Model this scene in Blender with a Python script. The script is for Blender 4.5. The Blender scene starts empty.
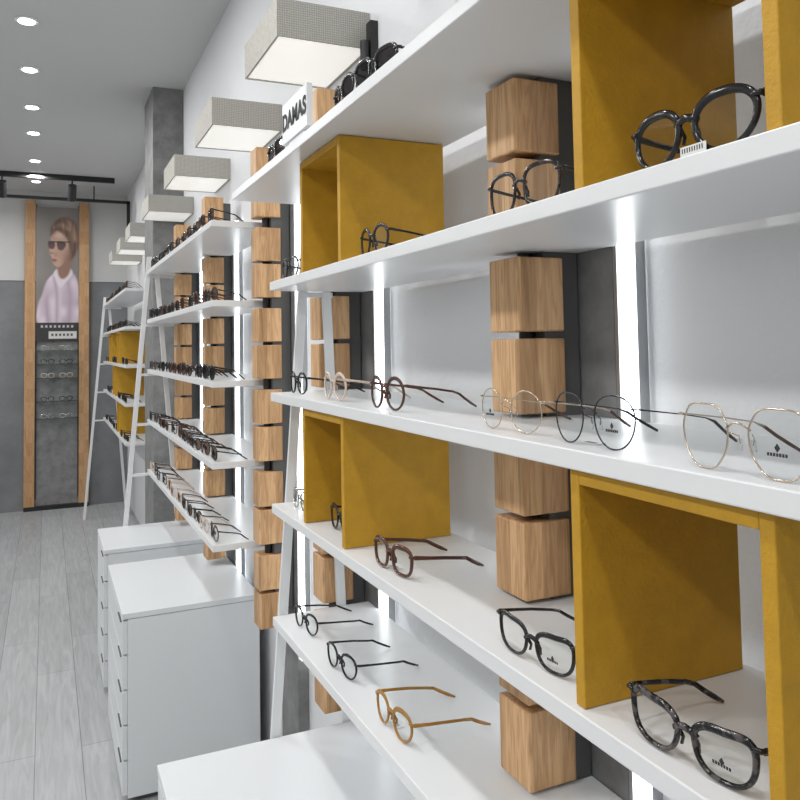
import bpy, bmesh, math, random
import numpy as np
from mathutils import Vector, Matrix, Euler
random.seed(7)
scene = bpy.context.scene
COL = scene.collection

# ------------------------------------------------------------------ materials
def nt(name):
    m = bpy.data.materials.new(name); m.use_nodes = True
    n = m.node_tree.nodes; l = m.node_tree.links
    return m, n, l, n['Principled BSDF']

def plain(name, col, rough=0.5, metal=0.0, spec=0.5, bump=0.0, bscale=80, var=0.0, vscale=6):
    m, n, l, p = nt(name)
    p.inputs['Base Color'].default_value = (*col, 1)
    p.inputs['Roughness'].default_value = rough
    p.inputs['Metallic'].default_value = metal
    p.inputs['Specular IOR Level'].default_value = spec
    tc = n.new('ShaderNodeTexCoord')
    if var > 0:
        nz = n.new('ShaderNodeTexNoise'); nz.inputs['Scale'].default_value = vscale
        nz.inputs['Detail'].default_value = 6; nz.inputs['Roughness'].default_value = 0.65
        l.new(tc.outputs['Object'], nz.inputs['Vector'])
        cr = n.new('ShaderNodeValToRGB')
        cr.color_ramp.elements[0].position = 0.3; cr.color_ramp.elements[1].position = 0.7
        cr.color_ramp.elements[0].color = (*[c*(1-var) for c in col], 1)
        cr.color_ramp.elements[1].color = (*[min(1, c*(1+var)) for c in col], 1)
        l.new(nz.outputs['Fac'], cr.inputs['Fac']); l.new(cr.outputs['Color'], p.inputs['Base Color'])
    if bump > 0:
        nb = n.new('ShaderNodeTexNoise'); nb.inputs['Scale'].default_value = bscale
        nb.inputs['Detail'].default_value = 4
        l.new(tc.outputs['Object'], nb.inputs['Vector'])
        b = n.new('ShaderNodeBump'); b.inputs['Strength'].default_value = bump
        b.inputs['Distance'].default_value = 0.004
        l.new(nb.outputs['Fac'], b.inputs['Height']); l.new(b.outputs['Normal'], p.inputs['Normal'])
    return m

def emis(name, col, s):
    m, n, l, p = nt(name)
    p.inputs['Base Color'].default_value = (*col, 1)
    p.inputs['Emission Color'].default_value = (*col, 1)
    p.inputs['Emission Strength'].default_value = s
    return m

def wood(name, c1, c3, stave=0.024, lo=.66, hi=1.12):
    m, n, l, p = nt(name)
    tc = n.new('ShaderNodeTexCoord')
    sep = n.new('ShaderNodeSeparateXYZ'); l.new(tc.outputs['Object'], sep.inputs[0])
    def fl(sock, s, off=0.0):
        a = n.new('ShaderNodeMath'); a.operation = 'MULTIPLY_ADD'; l.new(sock, a.inputs[0])
        a.inputs[1].default_value = s; a.inputs[2].default_value = off
        b = n.new('ShaderNodeMath'); b.operation = 'FLOOR'; l.new(a.outputs[0], b.inputs[0]); return b.outputs[0]
    cx = fl(sep.outputs['X'], 1/stave, 0.37); cy = fl(sep.outputs['Y'], 1/stave, 0.11); cz = fl(sep.outputs['Z'], 1/0.12565, -.07)
    cmb = n.new('ShaderNodeCombineXYZ'); l.new(cx, cmb.inputs[0]); l.new(cy, cmb.inputs[1]); l.new(cz, cmb.inputs[2])
    wn = n.new('ShaderNodeTexWhiteNoise'); wn.noise_dimensions = '3D'; l.new(cmb.outputs[0], wn.inputs['Vector'])
    mp = n.new('ShaderNodeMapping'); mp.inputs['Scale'].default_value = (75, 75, 6)
    off = n.new('ShaderNodeVectorMath'); off.operation = 'MULTIPLY_ADD'
    l.new(wn.outputs['Color'], off.inputs[0]); off.inputs[1].default_value = (3, 3, 3); l.new(tc.outputs['Object'], off.inputs[2])
    l.new(off.outputs[0], mp.inputs['Vector'])
    nz = n.new('ShaderNodeTexNoise'); nz.inputs['Scale'].default_value = 1.6; nz.inputs['Detail'].default_value = 7
    nz.inputs['Distortion'].default_value = 1.2
    l.new(mp.outputs[0], nz.inputs['Vector'])
    cr = n.new('ShaderNodeValToRGB'); e = cr.color_ramp.elements
    e[0].position = 0.36; e[0].color = (*c3, 1); e[1].position = 0.58; e[1].color = (*c1, 1)
    l.new(nz.outputs['Fac'], cr.inputs['Fac'])
    tr = n.new('ShaderNodeValToRGB'); e = tr.color_ramp.elements
    e[0].position = 0; e[0].color = (lo*1.08, lo, lo*.9, 1); e[1].position = .8; e[1].color = (hi, hi, hi, 1)
    l.new(wn.outputs['Value'], tr.inputs['Fac'])
    mx = n.new('ShaderNodeMix'); mx.data_type = 'RGBA'; mx.blend_type = 'MULTIPLY'; mx.inputs['Factor'].default_value = 1
    l.new(cr.outputs['Color'], mx.inputs['A']); l.new(tr.outputs['Color'], mx.inputs['B'])
    l.new(mx.outputs['Result'], p.inputs['Base Color'])
    p.inputs['Roughness'].default_value = 0.5
    b = n.new('ShaderNodeBump'); b.inputs['Strength'].default_value = 0.15; b.inputs['Distance'].default_value = 0.002
    l.new(nz.outputs['Fac'], b.inputs['Height']); l.new(b.outputs['Normal'], p.inputs['Normal'])
    return m

def planks(name):
    m, n, l, p = nt(name)
    tc = n.new('ShaderNodeTexCoord')
    mp = n.new('ShaderNodeMapping'); mp.inputs['Rotation'].default_value = (0, 0, math.radians(90))
    l.new(tc.outputs['Object'], mp.inputs['Vector'])
    br = n.new('ShaderNodeTexBrick')
    br.inputs['Scale'].default_value = 1.0; br.inputs['Brick Width'].default_value = 1.25
    br.inputs['Row Height'].default_value = 0.16; br.inputs['Mortar Size'].default_value = 0.0014
    br.inputs['Color1'].default_value = (0.35, 0.36, 0.365, 1); br.inputs['Color2'].default_value = (0.42, 0.43, 0.435, 1)
    br.inputs['Mortar'].default_value = (0.17, 0.17, 0.17, 1); br.offset = 0.37
    l.new(mp.outputs[0], br.inputs['Vector'])
    m2 = n.new('ShaderNodeMapping'); m2.inputs['Scale'].default_value = (22, 1.6, 1)
    l.new(tc.outputs['Object'], m2.inputs['Vector'])
    nz = n.new('ShaderNodeTexNoise'); nz.inputs['Scale'].default_value = 2.0; nz.inputs['Detail'].default_value = 8
    nz.inputs['Distortion'].default_value = 1.2
    l.new(m2.outputs[0], nz.inputs['Vector'])
    cr = n.new('ShaderNodeValToRGB'); e = cr.color_ramp.elements
    e[0].position = .3; e[0].color = (.82, .82, .82, 1); e[1].position = .7; e[1].color = (1.1, 1.1, 1.1, 1)
    l.new(nz.outputs['Fac'], cr.inputs['Fac'])
    mx = n.new('ShaderNodeMix'); mx.data_type = 'RGBA'; mx.blend_type = 'MULTIPLY'; mx.inputs['Factor'].default_value = 1
    l.new(br.outputs['Color'], mx.inputs['A']); l.new(cr.outputs['Color'], mx.inputs['B'])
    l.new(mx.outputs['Result'], p.inputs['Base Color'])
    p.inputs['Roughness'].default_value = 0.42
    return m

def fabric(name, col):
    m, n, l, p = nt(name)
    tc = n.new('ShaderNodeTexCoord')
    w = []
    for ax in ('X', 'Y', 'Z'):
        wv = n.new('ShaderNodeTexWave'); wv.bands_direction = ax
        wv.inputs['Scale'].default_value = 55; wv.inputs['Distortion'].default_value = 2.5
        wv.inputs['Detail'].default_value = 2; wv.inputs['Detail Scale'].default_value = 2
        l.new(tc.outputs['Object'], wv.inputs['Vector']); w.append(wv.outputs['Fac'])
    a = n.new('ShaderNodeMath'); a.operation = 'ADD'; l.new(w[0], a.inputs[0]); l.new(w[1], a.inputs[1])
    b = n.new('ShaderNodeMath'); b.operation = 'ADD'; l.new(a.outputs[0], b.inputs[0]); l.new(w[2], b.inputs[1])
    cr = n.new('ShaderNodeValToRGB'); e = cr.color_ramp.elements
    e[0].position = .2; e[0].color = (*[c*0.6 for c in col], 1); e[1].position = .8; e[1].color = (*[c*1.1 for c in col], 1)
    d = n.new('ShaderNodeMath'); d.operation = 'DIVIDE'; l.new(b.outputs[0], d.inputs[0]); d.inputs[1].default_value = 3
    l.new(d.outputs[0], cr.inputs['Fac']); l.new(cr.outputs['Color'], p.inputs['Base Color'])
    p.inputs['Roughness'].default_value = 0.9
    bp = n.new('ShaderNodeBump'); bp.inputs['Strength'].default_value = .4; bp.inputs['Distance'].default_value = .002
    l.new(d.outputs[0], bp.inputs['Height']); l.new(bp.outputs['Normal'], p.inputs['Normal'])
    return m

def lensmat(name, tint, gl=0.10):
    m = bpy.data.materials.new(name); m.use_nodes = True
    n = m.node_tree.nodes; l = m.node_tree.links; n.clear()
    o = n.new('ShaderNodeOutputMaterial'); t = n.new('ShaderNodeBsdfTransparent'); t.inputs[0].default_value = (*tint, 1)
    g = n.new('ShaderNodeBsdfGlossy'); g.inputs['Roughness'].default_value = 0.03
    lw = n.new('ShaderNodeLayerWeight'); lw.inputs['Blend'].default_value = 0.25
    mu = n.new('ShaderNodeMath'); mu.operation = 'MULTIPLY_ADD'; l.new(lw.outputs['Fresnel'], mu.inputs[0])
    mu.inputs[1].default_value = 0.5; mu.inputs[2].default_value = gl*0.3
    mx = n.new('ShaderNodeMixShader'); l.new(mu.outputs[0], mx.inputs[0]); l.new(t.outputs[0], mx.inputs[1]); l.new(g.outputs[0], mx.inputs[2])
    l.new(mx.outputs[0], o.inputs[0]); return m

def tortoise(name, c1, c2):
    m, n, l, p = nt(name)
    tc = n.new('ShaderNodeTexCoord'); nz = n.new('ShaderNodeTexNoise'); nz.inputs['Scale'].default_value = 110; nz.inputs['Detail'].default_value = 2
    l.new(tc.outputs['Object'], nz.inputs['Vector'])
    cr = n.new('ShaderNodeValToRGB'); e = cr.color_ramp.elements
    e[0].position = .48; e[0].color = (*c1, 1); e[1].position = .58; e[1].color = (*c2, 1)
    l.new(nz.outputs['Fac'], cr.inputs['Fac']); l.new(cr.outputs['Color'], p.inputs['Base Color'])
    p.inputs['Roughness'].default_value = .15; return m

M = {}
M['white'] = plain('white_laminate', (.74, .75, .755), .32, spec=.4)
M['cab'] = plain('cabinet_white', (.72, .74, .755), .35, spec=.4)
M['wallw'] = plain('white_plaster', (.72, .73, .745), .7, bump=.35, bscale=90)
M['ceil'] = plain('ceiling_paint', (.58, .58, .585), .85)
M['far_hi'] = plain('grey_paint_light', (.58, .58, .57), .85)
M['conc'] = plain('dark_concrete_panel', (.20, .20, .198), .6, bump=.2, bscale=40, var=.3, vscale=12)
M['conc2'] = plain('wainscot_concrete', (.18, .185, .19), .65, bump=.1, bscale=30, var=.18, vscale=3)
M['yellow'] = plain('mustard_mdf', (.50, .27, .011), .6, bump=.25, bscale=220, var=.10, vscale=30)
M['wood'] = wood('laminated_oak_block', (.63, .39, .20), (.45, .255, .115))
M['wood2'] = wood('oak_trim', (.52, .31, .155), (.42, .24, .115), .05, .85, 1.05)
M['floor'] = planks('grey_oak_planks')
M['fabric'] = fabric('linen_lampshade', (.55, .53, .48))
M['led'] = emis('led_strip', (.93, .97, 1.0), 6.0)
M['lampem'] = emis('lamp_diffuser', (1.0, .98, .93), .36)
M['spotem'] = emis('downlight_glow', (1.0, .98, .95), 12)
M['alu'] = plain('aluminium', (.45, .46, .47), .4, .8)
M['black'] = plain('black_metal', (.012, .012, .013), .45)
M['groove'] = plain('dark_gap', (.10, .10, .10), .8)
M['blk'] = plain('black_acetate', (.008, .008, .009), .14)
M['brn'] = plain('brown_acetate', (.075, .022, .010), .15)
M['amb'] = plain('honey_acetate', (.34, .16, .018), .15)
M['clr'] = plain('pale_acetate', (.62, .50, .42), .15)
M['tort'] = tortoise('tortoise_acetate', (.007, .006, .006), (.055, .032, .028))
M['tortc'] = tortoise('smoky_tortoise_acetate', (.007, .007, .008), (.085, .075, .075))
M['gold'] = plain('gold_wire', (.60, .50, .40), .22, 1)
M['silv'] = plain('silver_wire', (.55, .54, .52), .22, 1)
M['gun'] = plain('gunmetal_wire', (.05, .05, .055), .25, .8)
M['lens'] = lensmat('clear_demo_lens', (.93, .95, .95))
M['lensd'] = lensmat('dark_lens', (.045, .04, .04))
M['lensb'] = lensmat('brown_gradient_lens', (.22, .14, .09))
M['paper'] = plain('paper_tag', (.7, .7, .68), .8)
M['ink'] = plain('ink', (.02, .02, .02), .7)
M['glass'] = lensmat('shelf_glass', (.80, .86, .84))
m, n, l, p = nt('poster_print')
a = n.new('ShaderNodeVertexColor'); a.layer_name = 'print'; l.new(a.outputs['Color'], p.inputs['Base Color'])
p.inputs['Roughness'].default_value = .45; M['print'] = m

# ------------------------------------------------------------------ mesh builder
class MB:
    def __init__(s): s.v = []; s.f = []; s.m = []; s.mats = []; s.sm = []
    def mi(s, k):
        if k not in s.mats: s.mats.append(k)
        return s.mats.index(k)
    def add(s, vs, fs, k, T=None, smooth=False):
        o = len(s.v)
        s.v += [tuple(T @ Vector(p)) if T else tuple(p) for p in vs]
        i = s.mi(k)
        for f in fs: s.f.append([a+o for a in f]); s.m.append(i); s.sm.append(smooth)
    def box(s, x0, x1, y0, y1, z0, z1, k, T=None):
        vs = [(x, y, z) for x in (x0, x1) for y in (y0, y1) for z in (z0, z1)]
        s.add(vs, [(0, 1, 3, 2), (4, 6, 7, 5), (0, 4, 5, 1), (2, 3, 7, 6), (0, 2, 6, 4), (1, 5, 7, 3)], k, T)
    def tube(s, pts, ra, rb, ref, k, closed=False, seg=8, T=None):
        pts = [Vector(p) for p in pts]; N = len(pts); ref = Vector(ref)
        vs = []
        for i, p in enumerate(pts):
            a = pts[(i-1) % N] if (closed or i > 0) else p
            b = pts[(i+1) % N] if (closed or i < N-1) else p
            t = (b-a).normalized(); n1 = t.cross(ref).normalized(); n2 = n1.cross(t).normalized()
            A = ra[i] if isinstance(ra, (list, tuple)) else ra; B = rb[i] if isinstance(rb, (list, tuple)) else rb
            for j in range(seg):
                q = 2*math.pi*(j+.5)/seg
                vs.append(p + n1*A*math.cos(q) + n2*B*math.sin(q))
        fs = []
        for i in range(N if closed else N-1):
            for j in range(seg):
                a = i*seg+j; b = i*seg+(j+1) % seg; c = ((i+1) % N)*seg+(j+1) % seg; d = ((i+1) % N)*seg+j
                fs.append((a, b, c, d))
        if not closed:
            fs.append(tuple(range(seg))[::-1]); fs.append(tuple((N-1)*seg+j for j in range(seg)))
        s.add(vs, fs, k, T, True)
    def poly(s, pts, k, T=None): s.add(pts, [tuple(range(len(pts)))], k, T)
    def cyl(s, c, r, h, k, seg=24, axis='z', r2=None, T=None):
        r2 = r if r2 is None else r2; vs = []
        for (rr, hh) in ((r, 0), (r2, h)):
            for j in range(seg):
                q = 2*math.pi*j/seg; a, b = rr*math.cos(q), rr*math.sin(q)
                vs.append({'z': (c[0]+a, c[1]+b, c[2]+hh), 'x': (c[0]+hh, c[1]+a, c[2]+b), 'y': (c[0]+a, c[1]+hh, c[2]+b)}[axis])
        fs = [(j, (j+1) % seg, seg+(j+1) % seg, seg+j) for j in range(seg)] + [tuple(range(seg))[::-1], tuple(range(seg, 2*seg))]
        s.add(vs, fs, k, T)
    def obj(s, name, loc=(0, 0, 0), parent=None, bevel=0.0):
        me = bpy.data.meshes.new(name)
        me.from_pydata(s.v, [], s.f)
        for k in s.mats: me.materials.append(M[k])
        for p, i, q in zip(me.polygons, s.m, s.sm): p.material_index = i; p.use_smooth = q
        bm = bmesh.new(); bm.from_mesh(me); bmesh.ops.recalc_face_normals(bm, faces=bm.faces); bm.to_mesh(me); bm.free()
        o = bpy.data.objects.new(name, me); COL.objects.link(o); o.location = loc
        if parent: o.parent = parent
        if bevel > 0:
            b = o.modifiers.new('b', 'BEVEL'); b.width = bevel; b.segments = 2; b.limit_method = 'ANGLE'
        return o

def simple(name, x0, x1, y0, y1, z0, z1, k, bevel=0):
    b = MB(); cx, cy, cz = (x0+x1)/2, (y0+y1)/2, z0
    b.box(x0-cx, x1-cx, y0-cy, y1-cy, z0-cz, z1-cz, k)
    return b.obj(name, (cx, cy, cz), bevel=bevel)

# ------------------------------------------------------------------ room shell
WX = 0.735; CZ = 3.03; YF = 8.22; YN = -2.6; XL = -2.4
simple('floor', XL-.1, WX+.1, YN-.1, YF+.1, -.1, 0, 'floor')
simple('ceiling', XL-.1, WX+.1, YN-.1, YF+.1, CZ, CZ+.1, 'ceil')
simple('wall_right', WX, WX+.1, YN, YF, 0, CZ, 'wallw')
simple('wall_left', XL-.1, XL, YN, YF, 0, CZ, 'far_hi')
simple('wall_near', XL-.1, WX+.1, YN-.1, YN, 0, CZ, 'far_hi')
simple('wall_far', XL-.1, WX+.1, YF, YF+.1, 0, CZ, 'far_hi')
simple('trim_1', XL, WX, YF-.02, YF, 0, 2.18, 'conc2')
simple('trim_2', XL, WX, YF-.03, YF-.0201, 2.165, 2.18, 'far_hi')
simple('pillar', .56, WX-.001, 4.68, 5.10, 0, CZ-.001, 'conc')

TOPS = [.893, 1.144, 1.395, 1.647, 1.898]
XF = .466
def column(y):
    b = MB()
    for i in range(12):
        if i % 2 == 0: z0 = TOPS[0]-.2513+.12565*i+.005
        else: z0 = TOPS[0]-.2513+.12565*i-.007
        b.box(-.038, .038, -.038, .038, z0, z0+.104, 'wood')
    b.cyl((0, 0, TOPS[0]-.25), .012, 1.48, 'black', 10)
    b.box(.010, .0695, -.030, .030, TOPS[0]-.2, TOPS[-1]+.2, 'groove')
    return b.obj('wooden_block_column', (.628, y, 0), bevel=.0025)

def panel(y0, y1, z1=2.02):
    b = MB(); b.box(.700, WX-.001, y0, y1, 0, z1, 'conc')
    b.obj('concrete_wall_panel')
    L = MB()
    L.box(.706, WX-.001, y0-.022, y0-.009, .55, z1, 'led'); L.box(.700, WX-.001, y0-.008, y0-.001, .55, z1, 'alu')
    L.box(.717, WX-.001, y0-.026, y0-.023, .55, z1, 'alu')
    L.box(.706, WX-.001, y1+.009, y1+.022, .55, z1, 'led'); L.box(.700, WX-.001, y1+.001, y1+.008, .55, z1, 'alu')
    L.box(.717, WX-.001, y1+.023, y1+.026, .55, z1, 'alu')
    L.obj('led_strip_light')

column(.945); panel(.842, 1.04)
column(1.80); panel(1.70, 1.91)
for y in (2.40, 3.26, 4.05): column(y); panel(y-.06, y+.12)

def shelf(y0, y1, z, xf=XF, name='display_shelf'):
    return simple(name, xf, .698, y0, y1, z-.020, z, 'white', .0015)
for i, z in enumerate(TOPS):
    shelf(-.3, 1.75 if i < 4 else 2.0, z, XF if i < 4 else .435)
for z in TOPS: shelf(2.445, 4.15, z)
for z in TOPS: shelf(5.35, 7.5, z)

def ladder(y, xb=.424, xt=.565, zt=1.875, w=.026):
    b = MB()
    def bar(x0, z0, x1, z1, t=.011):
        v = [(x0-t, 0, z0), (x0+t, 0, z0), (x1+t, 0, z1), (x1-t, 0, z1)]
        vs = v+[(p[0], w, p[2]) for p in v]
        b.add(vs, [(0, 1, 2, 3), (7, 6, 5, 4), (0, 4, 5, 1), (1, 5, 6, 2), (2, 6, 7, 3), (3, 7, 4, 0)], 'white')
    bar(xb, 0, xt, zt); bar(.665, 0, xt+.03, zt)
    for z in TOPS: b.box(xb+(xt-xb)*z/1.9, .62, .001, w-.001, z-.034, z-.022, 'white')
    return b.obj('shelf_ladder_frame', (0, y, 0), bevel=.001)
ladder(1.7515, w=.0095); ladder(4.155, .31, .48, 1.97); ladder(7.505, .31, .48, 1.97)

def ybox(y0, z, x0=.475, s=.24, h=.2290, t=.014):
    b = MB(); x1 = .684
    b.box(x0, x1, 0, t, 0, h, 'yellow'); b.box(x0, x1, s-t, s, 0, h, 'yellow')
    b.box(x0, x1, t, s-t, h-t, h, 'yellow')
    return b.obj('yellow_display_box', (0, y0, z+.0005), bevel=.0012)
ybox(1.298, TOPS[3]); ybox(1.298, TOPS[1]); ybox(.385, TOPS[3]); ybox(.405, TOPS[1])
CB = ((5.9, 2), (5.9, 0), (6.7, 2), (6.3, 1))
for (y, k) in CB: ybox(y, TOPS[k])

def cabinet(y0, y1, h=.62, x0=.232, nd=5):
    b = MB(); x1 = .695
    b.box(x0+.018, x1, y0, y1, .02, h-.02, 'cab')
    b.box(x0, x1, y0-.002, y1+.002, h-.018, h, 'cab')
    dh = (h-.02-.03)/nd
    for i in range(nd):
        z0 = .03+i*dh
        b.box(x0+.001, x0+.0175, y0+.003, y1-.003, z0, z0+dh-.006, 'cab')
        b.box(x0-.004, x0+.001, y0+.02, y0+.12, z0+dh-.012, z0+dh-.007, 'groove')
    b.box(x0+.04, x1, y0+.02, y1-.02, 0, .02, 'groove')
    return b.obj('drawer_cabinet', bevel=.001)
cabinet(.4, 1.745, x0=.215, h=.628); cabinet(2.79, 3.44); cabinet(3.70, 4.15)

def lamp(y0):
    b = MB(); x0, x1, L, h = .495, WX-.001, .33, .092
    b.box(x0, x1, 0, .006, 0, h, 'fabric'); b.box(x0, x1, L-.006, L, 0, h, 'fabric')
    b.box(x0, x0+.006, .006, L-.006, 0, h, 'fabric'); b.box(x1-.006, x1, .006, L-.006, 0, h, 'fabric')
    b.box(x0+.006, x1-.006, .006, L-.006, h-.006, h, 'fabric')
    b.box(x0+.006, x1-.006, .006, L-.006, .003, .008, 'lampem')
    return b.obj('fabric_wall_lamp', (0, y0, 2.237))
for y in (1.02, 1.77, 2.57, 3.40, 4.34, 5.35, 6.1, 6.9): lamp(y)
b = MB(); b.box(.715, .734, 0, .03, 2.16, 2.29, 'black'); b.cyl((.705, .015, 2.17), .012, .07, 'black')
b.obj('wall_bracket', (0, 1.72, 0))

for (x, ys) in ((-.09, (3.93, 4.62, 5.34, 5.98, 6.86, 7.7, 3.1, 2.3, 1.6, .2, -1.2)), (-1.5, (-1.5, .2, 1.9, 3.6, 5.3, 7.0))):  # second row, far left, is unseen: fixtures added to go with the fill lights
    for y in ys:
        b = MB(); b.cyl((0, 0, -.008), .052, .008, 'white', 28); b.cyl((0, 0, -.010), .036, .003, 'spotem', 24)
        b.obj('real_and_added_downlight', (x, y, CZ))

def area(name, loc, size, power, col=(1, 1, 1)):
    L = bpy.data.lights.new(name, 'AREA'); L.energy = power; L.color = col
    L.shape = 'DISK'; L.size = size
    o = bpy.data.objects.new(name, L); COL.objects.link(o); o.location = loc
    return o
for y in (-1.2, .2, 1.6, 3.1, 4.62, 5.98, 7.3):
    area('ceiling_lamp_and_fill', (-.09, y, CZ-.02), .12, 8)
for y in (-1.5, .2, 1.9, 3.6, 5.3, 7.0):  # unseen left row, added as general fill for the room
    area('ceiling_lamp_and_fill', (-1.5, y, CZ-.02), .3, 21)

# ------------------------------------------------------------------ track light
b = MB()
b.box(-1.2, .55, 0, .035, 2.985, 3.03, 'black')
b.box(-1.0, .72, .42, .45, 2.88, 2.905, 'black'); b.cyl((-.9, .435, 2.9), .006, .13, 'black', 8); b.cyl((.4, .435, 2.9), .006, .13, 'black', 8)
b.box(.69, .72, .42, .45, 2.55, 2.9, 'black')
for x in (-.35, .20, -.9):
    b.cyl((x, .02, 2.90), .008, .09, 'black', 8)
    T = Matrix.Translation((x, .03, 2.88)) @ Matrix.Rotation(math.radians(35), 4, 'X')
    b.cyl((0, 0, -.07), .035, .14, 'black', 20, T=T); b.cyl((0, 0, -.072), .026, .002, 'spotem', 20, T=T)
b.obj('track_light_rail', (0, 7.35, 0))

# ------------------------------------------------------------------ poster (printed portrait) on the eyewear wall display
def smooth(pts, n=6):
    out = []; N = len(pts)
    for i in range(N):
        p0, p1, p2, p3 = [Vector(pts[(i+j-1) % N]) for j in range(4)]
        for k in range(n):
            t = k/n
            out.append(.5*((2*p1)+(-p0+p2)*t+(2*p0-5*p1+4*p2-p3)*t*t+(-p0+3*p1-3*p2+p3)*t**3))
    return out
PZ0, PZ1 = 1.59, 2.87
root = bpy.data.objects.new('eyewear_wall_display', None); COL.objects.link(root); root.location = (0, YF-.035, 0)
b = MB()
for (x0, x1) in ((-.19, -.10), (.285, .375)): b.box(x0, x1, -.045, -.001, .04, 2.93, 'wood2')
b.box(-.19, .375, -.012, -.001, .03, 1.60, 'conc')
b.box(-.19, .375, -.045, -.001, 0, .04, 'black')
for x in (-.095, .275): b.box(x, x+.008, -.030, -.012, .10, 2.9, 'black')
b.obj('display_frame', parent=root)
b = MB(); b.box(-.095, .283, -.040, -.028, PZ0, PZ1, 'ink'); b.obj('poster_board', parent=root)
NS, NT, AS = 110, 372, 1.28/.378
S, Tt = np.meshgrid((np.arange(NS)+.5)/NS, (np.arange(NT)+.5)/NT)
rng = np.random.default_rng(3)
def vnoise(fx, fy):
    g = rng.random((int(fy)+3, int(fx)+3)); x = S*fx; y = Tt*fy
    i = x.astype(int); j = y.astype(int); u = x-i; v = y-j; u = u*u*(3-2*u); v = v*v*(3-2*v)
    return (g[j, i]*(1-u)+g[j, i+1]*u)*(1-v)+(g[j+1, i]*(1-u)+g[j+1, i+1]*u)*v
img = np.zeros((NT, NS, 3))
img[:] = np.array([.20, .18, .165]); img *= (.8+.35*vnoise(3, 8)+.12*(1-S))[..., None]
def art(pts, col, soft=.02, sm=True, tex=None):
    q = smooth(pts) if sm else pts
    P = np.array([(p[0], p[1]*AS) for p in q]); X = S; Y = Tt*AS
    dmin = np.full(X.shape, 9.0); ins = np.zeros(X.shape, bool)
    for i in range(len(P)):
        a = P[i-1]; c = P[i]; e = c-a; wx = X-a[0]; wy = Y-a[1]
        t = np.clip((wx*e[0]+wy*e[1])/(e@e+1e-12), 0, 1)
        dmin = np.minimum(dmin, np.hypot(wx-e[0]*t, wy-e[1]*t))
        cond = ((a[1] > Y) != (c[1] > Y))
        xx = a[0]+(Y-a[1])*e[0]/(e[1] if abs(e[1]) > 1e-9 else 1e-9)
        ins ^= cond & (X < xx)
    sd = np.where(ins, dmin, -dmin)
    al = np.clip(sd/soft*.5+.5, 0, 1); al = (al*al*(3-2*al))[..., None]
    c = np.array(col)[None, None, :]*(tex[..., None] if tex is not None else 1)
    img[:] = img*(1-al)+c*al
pink, pink2 = (.60, .50, .56), (.40, .31, .38)
skin, skin2 = (.50, .31, .235), (.26, .14, .10)
hair, hair2 = (.13, .07, .045), (.30, .185, .12)
ht = .55+.9*vnoise(30, 14)
art([(.14, .66), (.24, .56), (.40, .50), (.52, .455), (.82, .48), (.97, .56), (1.0, .70), (1.02, .87), (.5, .875), (.06, .87), (.05, .74)], pink, .03, tex=.75+.45*vnoise(6, 14)+.1*(1-S))
art([(.66, .50), (.76, .52), (.84, .66), (.82, .87), (.72, .87), (.74, .66)], pink2, .10)
art([(.40, .52), (.50, .60), (.52, .72), (.50, .87), (.46, .87), (.46, .70)], pink2, .06)
art([(.20, .72), (.27, .66), (.31, .76), (.32, .87), (.26, .87)], pink2, .08)
art([(.42, .49), (.56, .455), (.80, .46), (.84, .50), (.70, .56), (.56, .60), (.46, .54)], (.70, .62, .66), .03)
art([(.50, .38), (.80, .34), (.80, .47), (.68, .53), (.56, .53), (.50, .48)], skin2, .04)
art([(.34, .18), (.42, .11), (.60, .072), (.80, .078), (.95, .13), (1.0, .22), (.98, .30), (.90, .36), (.76, .39), (.62, .22)], hair, .05, tex=ht)
art([(.36, .20), (.48, .15), (.68, .17), (.78, .26), (.76, .35), (.66, .41), (.54, .448), (.44, .44), (.38, .41), (.36, .375), (.305, .340), (.33, .29)], skin, .025, tex=.84+.22*vnoise(5, 14)+.16*(.6-S))
art([(.60, .44), (.68, .36), (.82, .27), (.80, .36), (.70, .425), (.54, .460)], skin2, .10)
art([(.40, .345), (.46, .34), (.50, .36), (.44, .372)], (.40, .22, .17), .05)
art([(.31, .338), (.37, .338), (.39, .346), (.34, .351)], skin2, .025)
art([(.44, .215), (.54, .17), (.64, .19), (.58, .225)], (.62, .43, .34), .08)
art([(.32, .21), (.40, .14), (.58, .105), (.80, .15), (.90, .27), (.84, .35), (.78, .30), (.70, .225), (.50, .178), (.40, .20)], hair, .05, tex=ht)
art([(.42, .15), (.60, .115), (.80, .16), (.70, .165), (.54, .14)], hair2, .07, tex=ht)
art([(.74, .10), (.88, .14), (.94, .24), (.86, .24), (.82, .17)], hair2, .08, tex=ht)
art([(.37, .390), (.43, .386), (.49, .397), (.43, .409), (.38, .404)], (.30, .09, .08), .02)
art([(.28, .262), (.40, .256), (.44, .28), (.40, .312), (.30, .306)], (.07, .035, .028), .02, tex=.7+1.9*(Tt-.25)*8)
art([(.49, .258), (.66, .258), (.69, .285), (.61, .320), (.51, .312)], (.07, .035, .028), .02, tex=.7+1.9*(Tt-.25)*8)
art([(.29, .255), (.78, .253), (.80, .261), (.29, .265)], (.02, .014, .012), .012, False)
art([(-.1, .865), (1.1, .865), (1.1, 1.1), (-.1, 1.1)], (.03, .028, .03), .01, False)
for i in range(8): art([(.12+.1*i, .885), (.17+.1*i, .885), (.17+.1*i, .902), (.12+.1*i, .902)], (.5, .5, .5), .012, False)
art([(.3, .93), (.95, .93), (.95, .985), (.3, .985)], (.62, .62, .60), .01, False)
for i in range(6): art([(.36+.09*i, .947), (.41+.09*i, .947), (.41+.09*i, .965), (.36+.09*i, .965)], (.05, .05, .05), .01, False)
img = np.clip(img, 0, 1)
vs = [(-.095+.378*i/NS, -.0405, PZ1-(PZ1-PZ0)*j/NT) for j in range(NT+1) for i in range(NS+1)]
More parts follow.
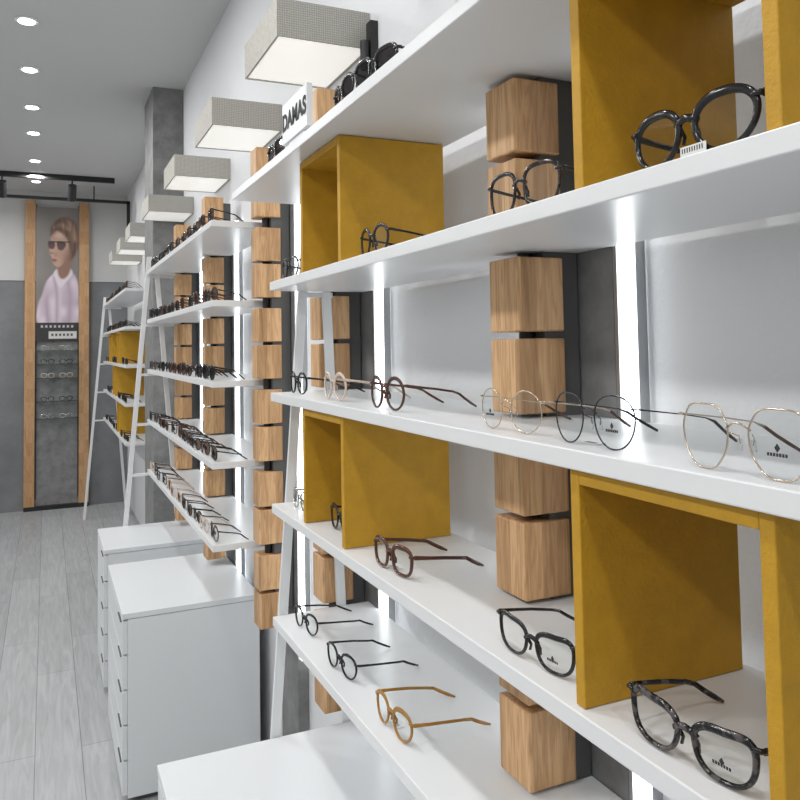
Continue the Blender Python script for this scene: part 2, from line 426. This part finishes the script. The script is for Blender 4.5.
fs = [(j*(NS+1)+i, (j+1)*(NS+1)+i, (j+1)*(NS+1)+i+1, j*(NS+1)+i+1) for j in range(NT) for i in range(NS)]
me = bpy.data.meshes.new('portrait_poster'); me.from_pydata(vs, [], fs); me.materials.append(M['print'])
ca = me.color_attributes.new('print', 'FLOAT_COLOR', 'CORNER')
flat = np.ones((NT*NS, 4, 4), dtype=np.float32); flat[:, :, :3] = img.reshape(-1, 1, 3)
ca.data.foreach_set('color', flat.ravel())
o = bpy.data.objects.new('portrait_poster', me); COL.objects.link(o); o.parent = root

# ------------------------------------------------------------------ glasses
def outline(shape, rx, rz, side, n=40):
    raw = []
    if shape == 'hex':
        K = [(1.0, .30), (.62, .94), (-.62, .94), (-1.0, .30), (-.90, -.42), (-.42, -1.0), (.42, -1.0), (.90, -.42)]
        L = len(K)
        for i in range(L):
            a, c, d = Vector(K[i-1]), Vector(K[i]), Vector(K[(i+1) % L])
            p = c.lerp(a, .34); q = c.lerp(d, .34)
            for k in range(8):
                t = k/7; raw.append(tuple(p*(1-t)**2+c*2*t*(1-t)+q*t*t))
        raw = [(rx*x, rz*z) for x, z in raw]
    else:
        e = {'round': 2.0, 'panto': 2.25, 'square': 2.9, 'cat': 2.6, 'rect': 3.1}[shape]
        for i in range(360):
            t = 2*math.pi*i/360; c, s = math.cos(t), math.sin(t)
            x = rx*math.copysign(abs(c)**(2/e), c); z = rz*math.copysign(abs(s)**(2/e), s)
            if shape in ('panto', 'square'): x *= 1+.10*(z/rz)
            if shape == 'panto' and s < 0: x *= 1-.06*abs(s)
            if shape == 'cat':
                x *= 1+.15*(z/rz)
                z += rz*.42*max(0, c)**1.3*max(0, s)**.6
            raw.append((x, z))
    R = [Vector(p) for p in raw]; N = len(R)
    ln = [0.0]
    for i in range(N): ln.append(ln[-1]+(R[(i+1) % N]-R[i]).length)
    out = []; j = 0
    for k in range(n):
        d = ln[-1]*k/n
        while ln[j+1] < d: j += 1
        seg = ln[j+1]-ln[j]
        t = (d-ln[j])/seg if seg > 1e-9 else 0
        q = R[j].lerp(R[(j+1) % N], t); out.append((side*q.x, q.y))
    return out

def glasses_geo(b, T, shape='panto', rx=.024, rz=.021, gap=.018, rim=.0022, dep=.002, mat='blk', lens='lens', temple=None, tl=.138, n=44, seg=8, logo=False, tag=False, wire=False, th=.0020):
    temple = temple or mat
    cz = rz*(1.0)+rim+.0002; F = tl/.138
    for sd in (-1, 1):
        ol = outline(shape, rx, rz, sd, n); cx = sd*(rx+gap/2)
        P = [(cx+x, .0035*(abs(cx+x)/.05)**2, cz+z) for x, z in ol]
        rr = rim if wire else [rim*(1+.28*max(-1, min(1, z/rz))) for x, z in ol]
        b.tube(P, rr, dep, (0, 1, 0), mat, True, seg, T)
        b.add(P, [tuple(range(n))], lens, T)
        if wire:
            px = sd*(gap/2-.001)
            b.tube([(cx-sd*rx*.93, .003, cz+.004), (px*.9, .009, cz+.001), (px*.8, .009, cz-.005)], .0005, .0005, (0, 1, .01), mat, False, 5, T)
            b.tube([(px*.8, .009, cz-.001), (px*.88, .0095, cz-.010)], .0024, .001, (0, 1, 0), 'lens', False, 6, T)
        else:
            b.tube([(sd*gap*.46, .002, cz+.004), (sd*gap*.44, .006, cz-.003), (sd*gap*.50, .005, cz-.009)], .0013, .002, (0, 1, 0), mat, False, 6, T)
        W = sd*(2*rx+gap/2)*(1.02 if shape != 'cat' else 1.05); zt = cz+rz*(.55 if shape != 'cat' else .88)
        b.tube([(W-sd*.004, .003, zt), (W+sd*.003, .005, zt), (W+sd*.0045, .010, zt)], [max(rim, .001)*.9]*3, [.0022 if not wire else .0008]*3, (0, 1, .3), mat, False, 6, T)
        hh = th if not wire else .0007; tt = .0012 if not wire else .0006
        X = W+sd*.0042
        pts = [(X, .007, zt), (X+sd*.001, .03*F, zt-.003), (X, .06*F, zt-.007), (X-sd*.003, .09*F, zt-.012), (X-sd*.004, .102*F, zt*.60), (X-sd*.006, .114*F, zt*.40), (X-sd*.009, .127*F, zt*.18+.001), (X-sd*.011, tl, .0022)]
        h = [hh*1.2, hh, hh*.95, hh*.95, max(hh*1.0, .0016), max(hh*1.1, .0017), max(hh*1.1, .0018), .0016]
        tk = [tt, tt, tt, tt, .0012, .0012, .0012, .0010]
        b.tube(pts[:5], h[:5], tk[:5], (1, 0, 0), temple, False, 8, T)
        b.tube(pts[4:], h[4:], tk[4:], (1, 0, 0), temple if not wire else ('brn' if mat in ('gold',) else 'blk'), False, 8, T)
        if logo and sd == logo:
            for i in range(7):
                b.box(cx-.009+.0026*i, cx-.0072+.0026*i, -.0006, -.0003, cz-rz*.30-.0013, cz-rz*.30+.0012, 'ink', T)
            z0 = cz+rz*.02
            b.poly([(cx, -.0005, z0), (cx+.0026, -.0005, z0-.0035), (cx, -.0005, z0-.007), (cx-.0026, -.0005, z0-.0035)], 'ink', T)
    zb = cz+rz*.35; g = gap/2+rx*.10
    b.tube([(-g, .0005, zb-.002), (-gap*.28, -.0006, zb+.002), (0, -.001, zb+.003), (gap*.28, -.0006, zb+.002), (g, .0005, zb-.002)],
           max(rim*1.1, .0007), dep, (0, 1, 0), mat, False, seg, T)
    if tag == 'flat':
        b.box(-.030, -.006, .012, .026, .0002, .0010, 'paper', T)
        for i in range(6): b.box(-.028+.003*i, -.0268+.003*i, .015, .021, .0010, .0012, 'ink', T)
    elif tag:
        b.box(-.004, .024, -.004, -.0036, .0004, .0125, 'paper', T)
        for i in range(9): b.box(-.002+.0027*i, -.0010+.0027*i, -.0043, -.0041, .007, .011, 'ink', T)
        b.box(-.002, .018, -.0043, -.0041, .003, .0042, 'ink', T)

def glasses(name, x, y, z, rot=0, **kw):
    b = MB(); glasses_geo(b, None, **kw)
    o = b.obj(name, (x, y, z+.0003)); o.rotation_euler = (0, 0, math.radians(-90+rot)); return o

S5, S4, S3, S2, S1 = TOPS
glasses('sunglasses', .449, 1.075, S1, 8, shape='square', rx=.026, rz=.0195, rim=.0030, lens='lensd')
glasses('sunglasses', .449, 1.215, S1, -6, shape='panto', rx=.026, rz=.020, rim=.003, lens='lensd')
glasses('sunglasses', .449, 1.64, S1, 0, shape='square', rx=.026, rz=.021, rim=.003, lens='lensd')
glasses('eyeglasses', .497, 1.205, S2, 0, shape='panto', rx=.024, rz=.023, rim=.0028)
glasses('eyeglasses', .485, 1.66, S2, 0, shape='panto', rx=.024, rz=.022, rim=.0020)
glasses('eyeglasses', .492, .748, S2, 4, shape='square', rx=.027, rz=.024, rim=.0022, mat='tort', temple='gun')
glasses('eyeglasses', .487, .487, S2, 0, shape='panto', rx=.0285, rz=.0230, rim=.0032, dep=.0028, lens='lens', tag=True, th=.003)
glasses('eyeglasses', .495, 1.64, S3, 0, shape='round', rx=.024, rz=.022, rim=.0024)
glasses('eyeglasses', .498, 1.415, S3, 0, shape='round', rx=.025, rz=.024, rim=.0028, mat='clr')
glasses('eyeglasses', .492, 1.150, S3, 2, shape='round', rx=.025, rz=.0245, rim=.0026, mat='brn')
glasses('eyeglasses', .494, .790, S3, 2, shape='round', rx=.026, rz=.024, rim=.0008, dep=.0007, mat='gold', wire=True, logo=-1)
glasses('eyeglasses', .490, .632, S3, 0, shape='panto', rx=.026, rz=.0255, rim=.0008, dep=.0008, mat='gun', wire=True, logo=1, tag='flat')
glasses('eyeglasses', .484, .443, S3, 0, shape='hex', rx=.0265, rz=.0265, rim=.0008, dep=.0008, mat='gold', wire=True, logo=1)
glasses('eyeglasses', .50, 1.645, S4, 0, shape='round', rx=.024, rz=.022, rim=.0010, mat='silv')
glasses('eyeglasses', .51, 1.42, S4, 0, shape='panto', rx=.024, rz=.022, rim=.0026)
glasses('eyeglasses', .492, 1.138, S4, 4, shape='square', rx=.0255, rz=.0205, rim=.0032, dep=.0026, mat='brn', tag='flat', th=.003)
glasses('eyeglasses', .490, .744, S4, 5, shape='cat', rx=.0265, rz=.0185, rim=.0024, logo=1, tl=.13)
glasses('eyeglasses', .488, .513, S4, 5, shape='cat', rx=.0265, rz=.0195, rim=.0028, dep=.0026, mat='tortc', logo=1, tl=.12, th=.0026)
glasses('eyeglasses', .503, 1.63, S5, 6, shape='panto', rx=.024, rz=.020, rim=.0022)
glasses('eyeglasses', .497, 1.395, S5, 6, shape='panto', rx=.025, rz=.020, rim=.0022)
glasses('eyeglasses', .494, 1.150, S5, 2, shape='panto', rx=.026, rz=.0215, rim=.0030, mat='amb', tag='flat', tl=.148, th=.0026)

def row(name, ys, z, pal, lenses, x=.478):
    b = MB()
    for y in ys:
        T = Matrix.Translation((x+random.uniform(-.006, .006), y-ys[0], 0.0003)) @ Matrix.Rotation(math.radians(-90+random.uniform(-5, 5)), 4, 'Z')
        glasses_geo(b, T, shape=random.choice(['square', 'panto', 'cat', 'round', 'rect']), rx=random.uniform(.024, .0265), rz=random.uniform(.018, .023),
                    rim=random.uniform(.002, .0034), mat=random.choice(pal), lens=random.choice(lenses), n=26, seg=6, tl=.100, tag=random.choice([False, False, True]))
    return b.obj(name, (0, ys[0], z))
dk = ['blk', 'blk', 'tort', 'blk', 'brn']; ld = ['lensd', 'lensd', 'lensb']
yb = [2.52+.142*i for i in range(12)]
row('sunglasses_row', yb, S1, dk, ld); row('sunglasses_row', yb, S2, dk, ld); row('sunglasses_row', yb, S3, dk, ld)
row('sunglasses_row', yb, S4, dk+['brn', 'brn'], ['lensb', 'lensd', 'lens']); row('eyeglasses_row', yb, S5, ['blk', 'clr', 'tort', 'blk', 'blk', 'clr'], ['lens', 'lensb'])
for k, z in enumerate(TOPS):
    ys = [5.45+.16*i for i in range(12)]
    ys = [y for y in ys if not any(kk == k and y0-.08 < y < y0+.32 for y0, kk in CB)]
    row('sunglasses_row', ys, z, dk, ld)

for i, z in enumerate((1.50, 1.37, 1.24, 1.02, .86)):
    b = MB(); b.box(-.088, .272, -.16, -.013, z-.006, z, 'glass')
    for dx in (-.08, .08):
        glasses_geo(b, Matrix.Translation((.09+dx, -.135, z+.0003)) @ Matrix.Scale(.95, 4), shape='square', rim=.0028, mat=['silv', 'blk', 'clr', 'tort', 'silv'][i], lens='lens', tl=.11, n=20, seg=6)
    b.obj('glass_shelf', parent=root)

# ------------------------------------------------------------------ section sign
sg = MB(); sg.box(0, .012, 0, .165, .012, .094, 'white'); sg.box(.012, .07, .02, .145, 0, .010, 'white'); sg.box(.004, .012, .03, .135, 0, .012, 'white')
so = sg.obj('ladies_section_sign', (.440, 1.375, S1+.0004), bevel=.0008)
tc = bpy.data.curves.new('sign_lettering', 'FONT'); tc.body = 'DAMAS'; tc.size = .046; tc.align_x = 'CENTER'; tc.align_y = 'CENTER'; tc.extrude = .0003; tc.offset = .0018; tc.space_character = 1.06
to = bpy.data.objects.new('sign_lettering', tc); COL.objects.link(to); to.parent = so
to.location = (-.0006, .0825, .053); to.rotation_euler = (math.radians(90), 0, math.radians(-90)); tc.materials.append(M['ink'])

w = bpy.data.worlds.new('w'); scene.world = w; w.use_nodes = True
w.node_tree.nodes['Background'].inputs[0].default_value = (.5, .52, .55, 1)
w.node_tree.nodes['Background'].inputs[1].default_value = .3

cam = bpy.data.cameras.new('camera'); co = bpy.data.objects.new('camera', cam); COL.objects.link(co)
cam.sensor_width = 36; cam.lens = 780/800*36; cam.clip_start = .02
cam.shift_y = (306-400)/800
R = Matrix.Rotation(math.radians(-24.4), 3, 'Z') @ Matrix.Rotation(math.radians(90+2.8), 3, 'X') @ Matrix.Rotation(math.radians(-1.0), 3, 'Z')
co.rotation_euler = R.to_euler(); co.location = (0, 0, 1.5)
scene.camera = co
scene.view_settings.view_transform = 'Standard'
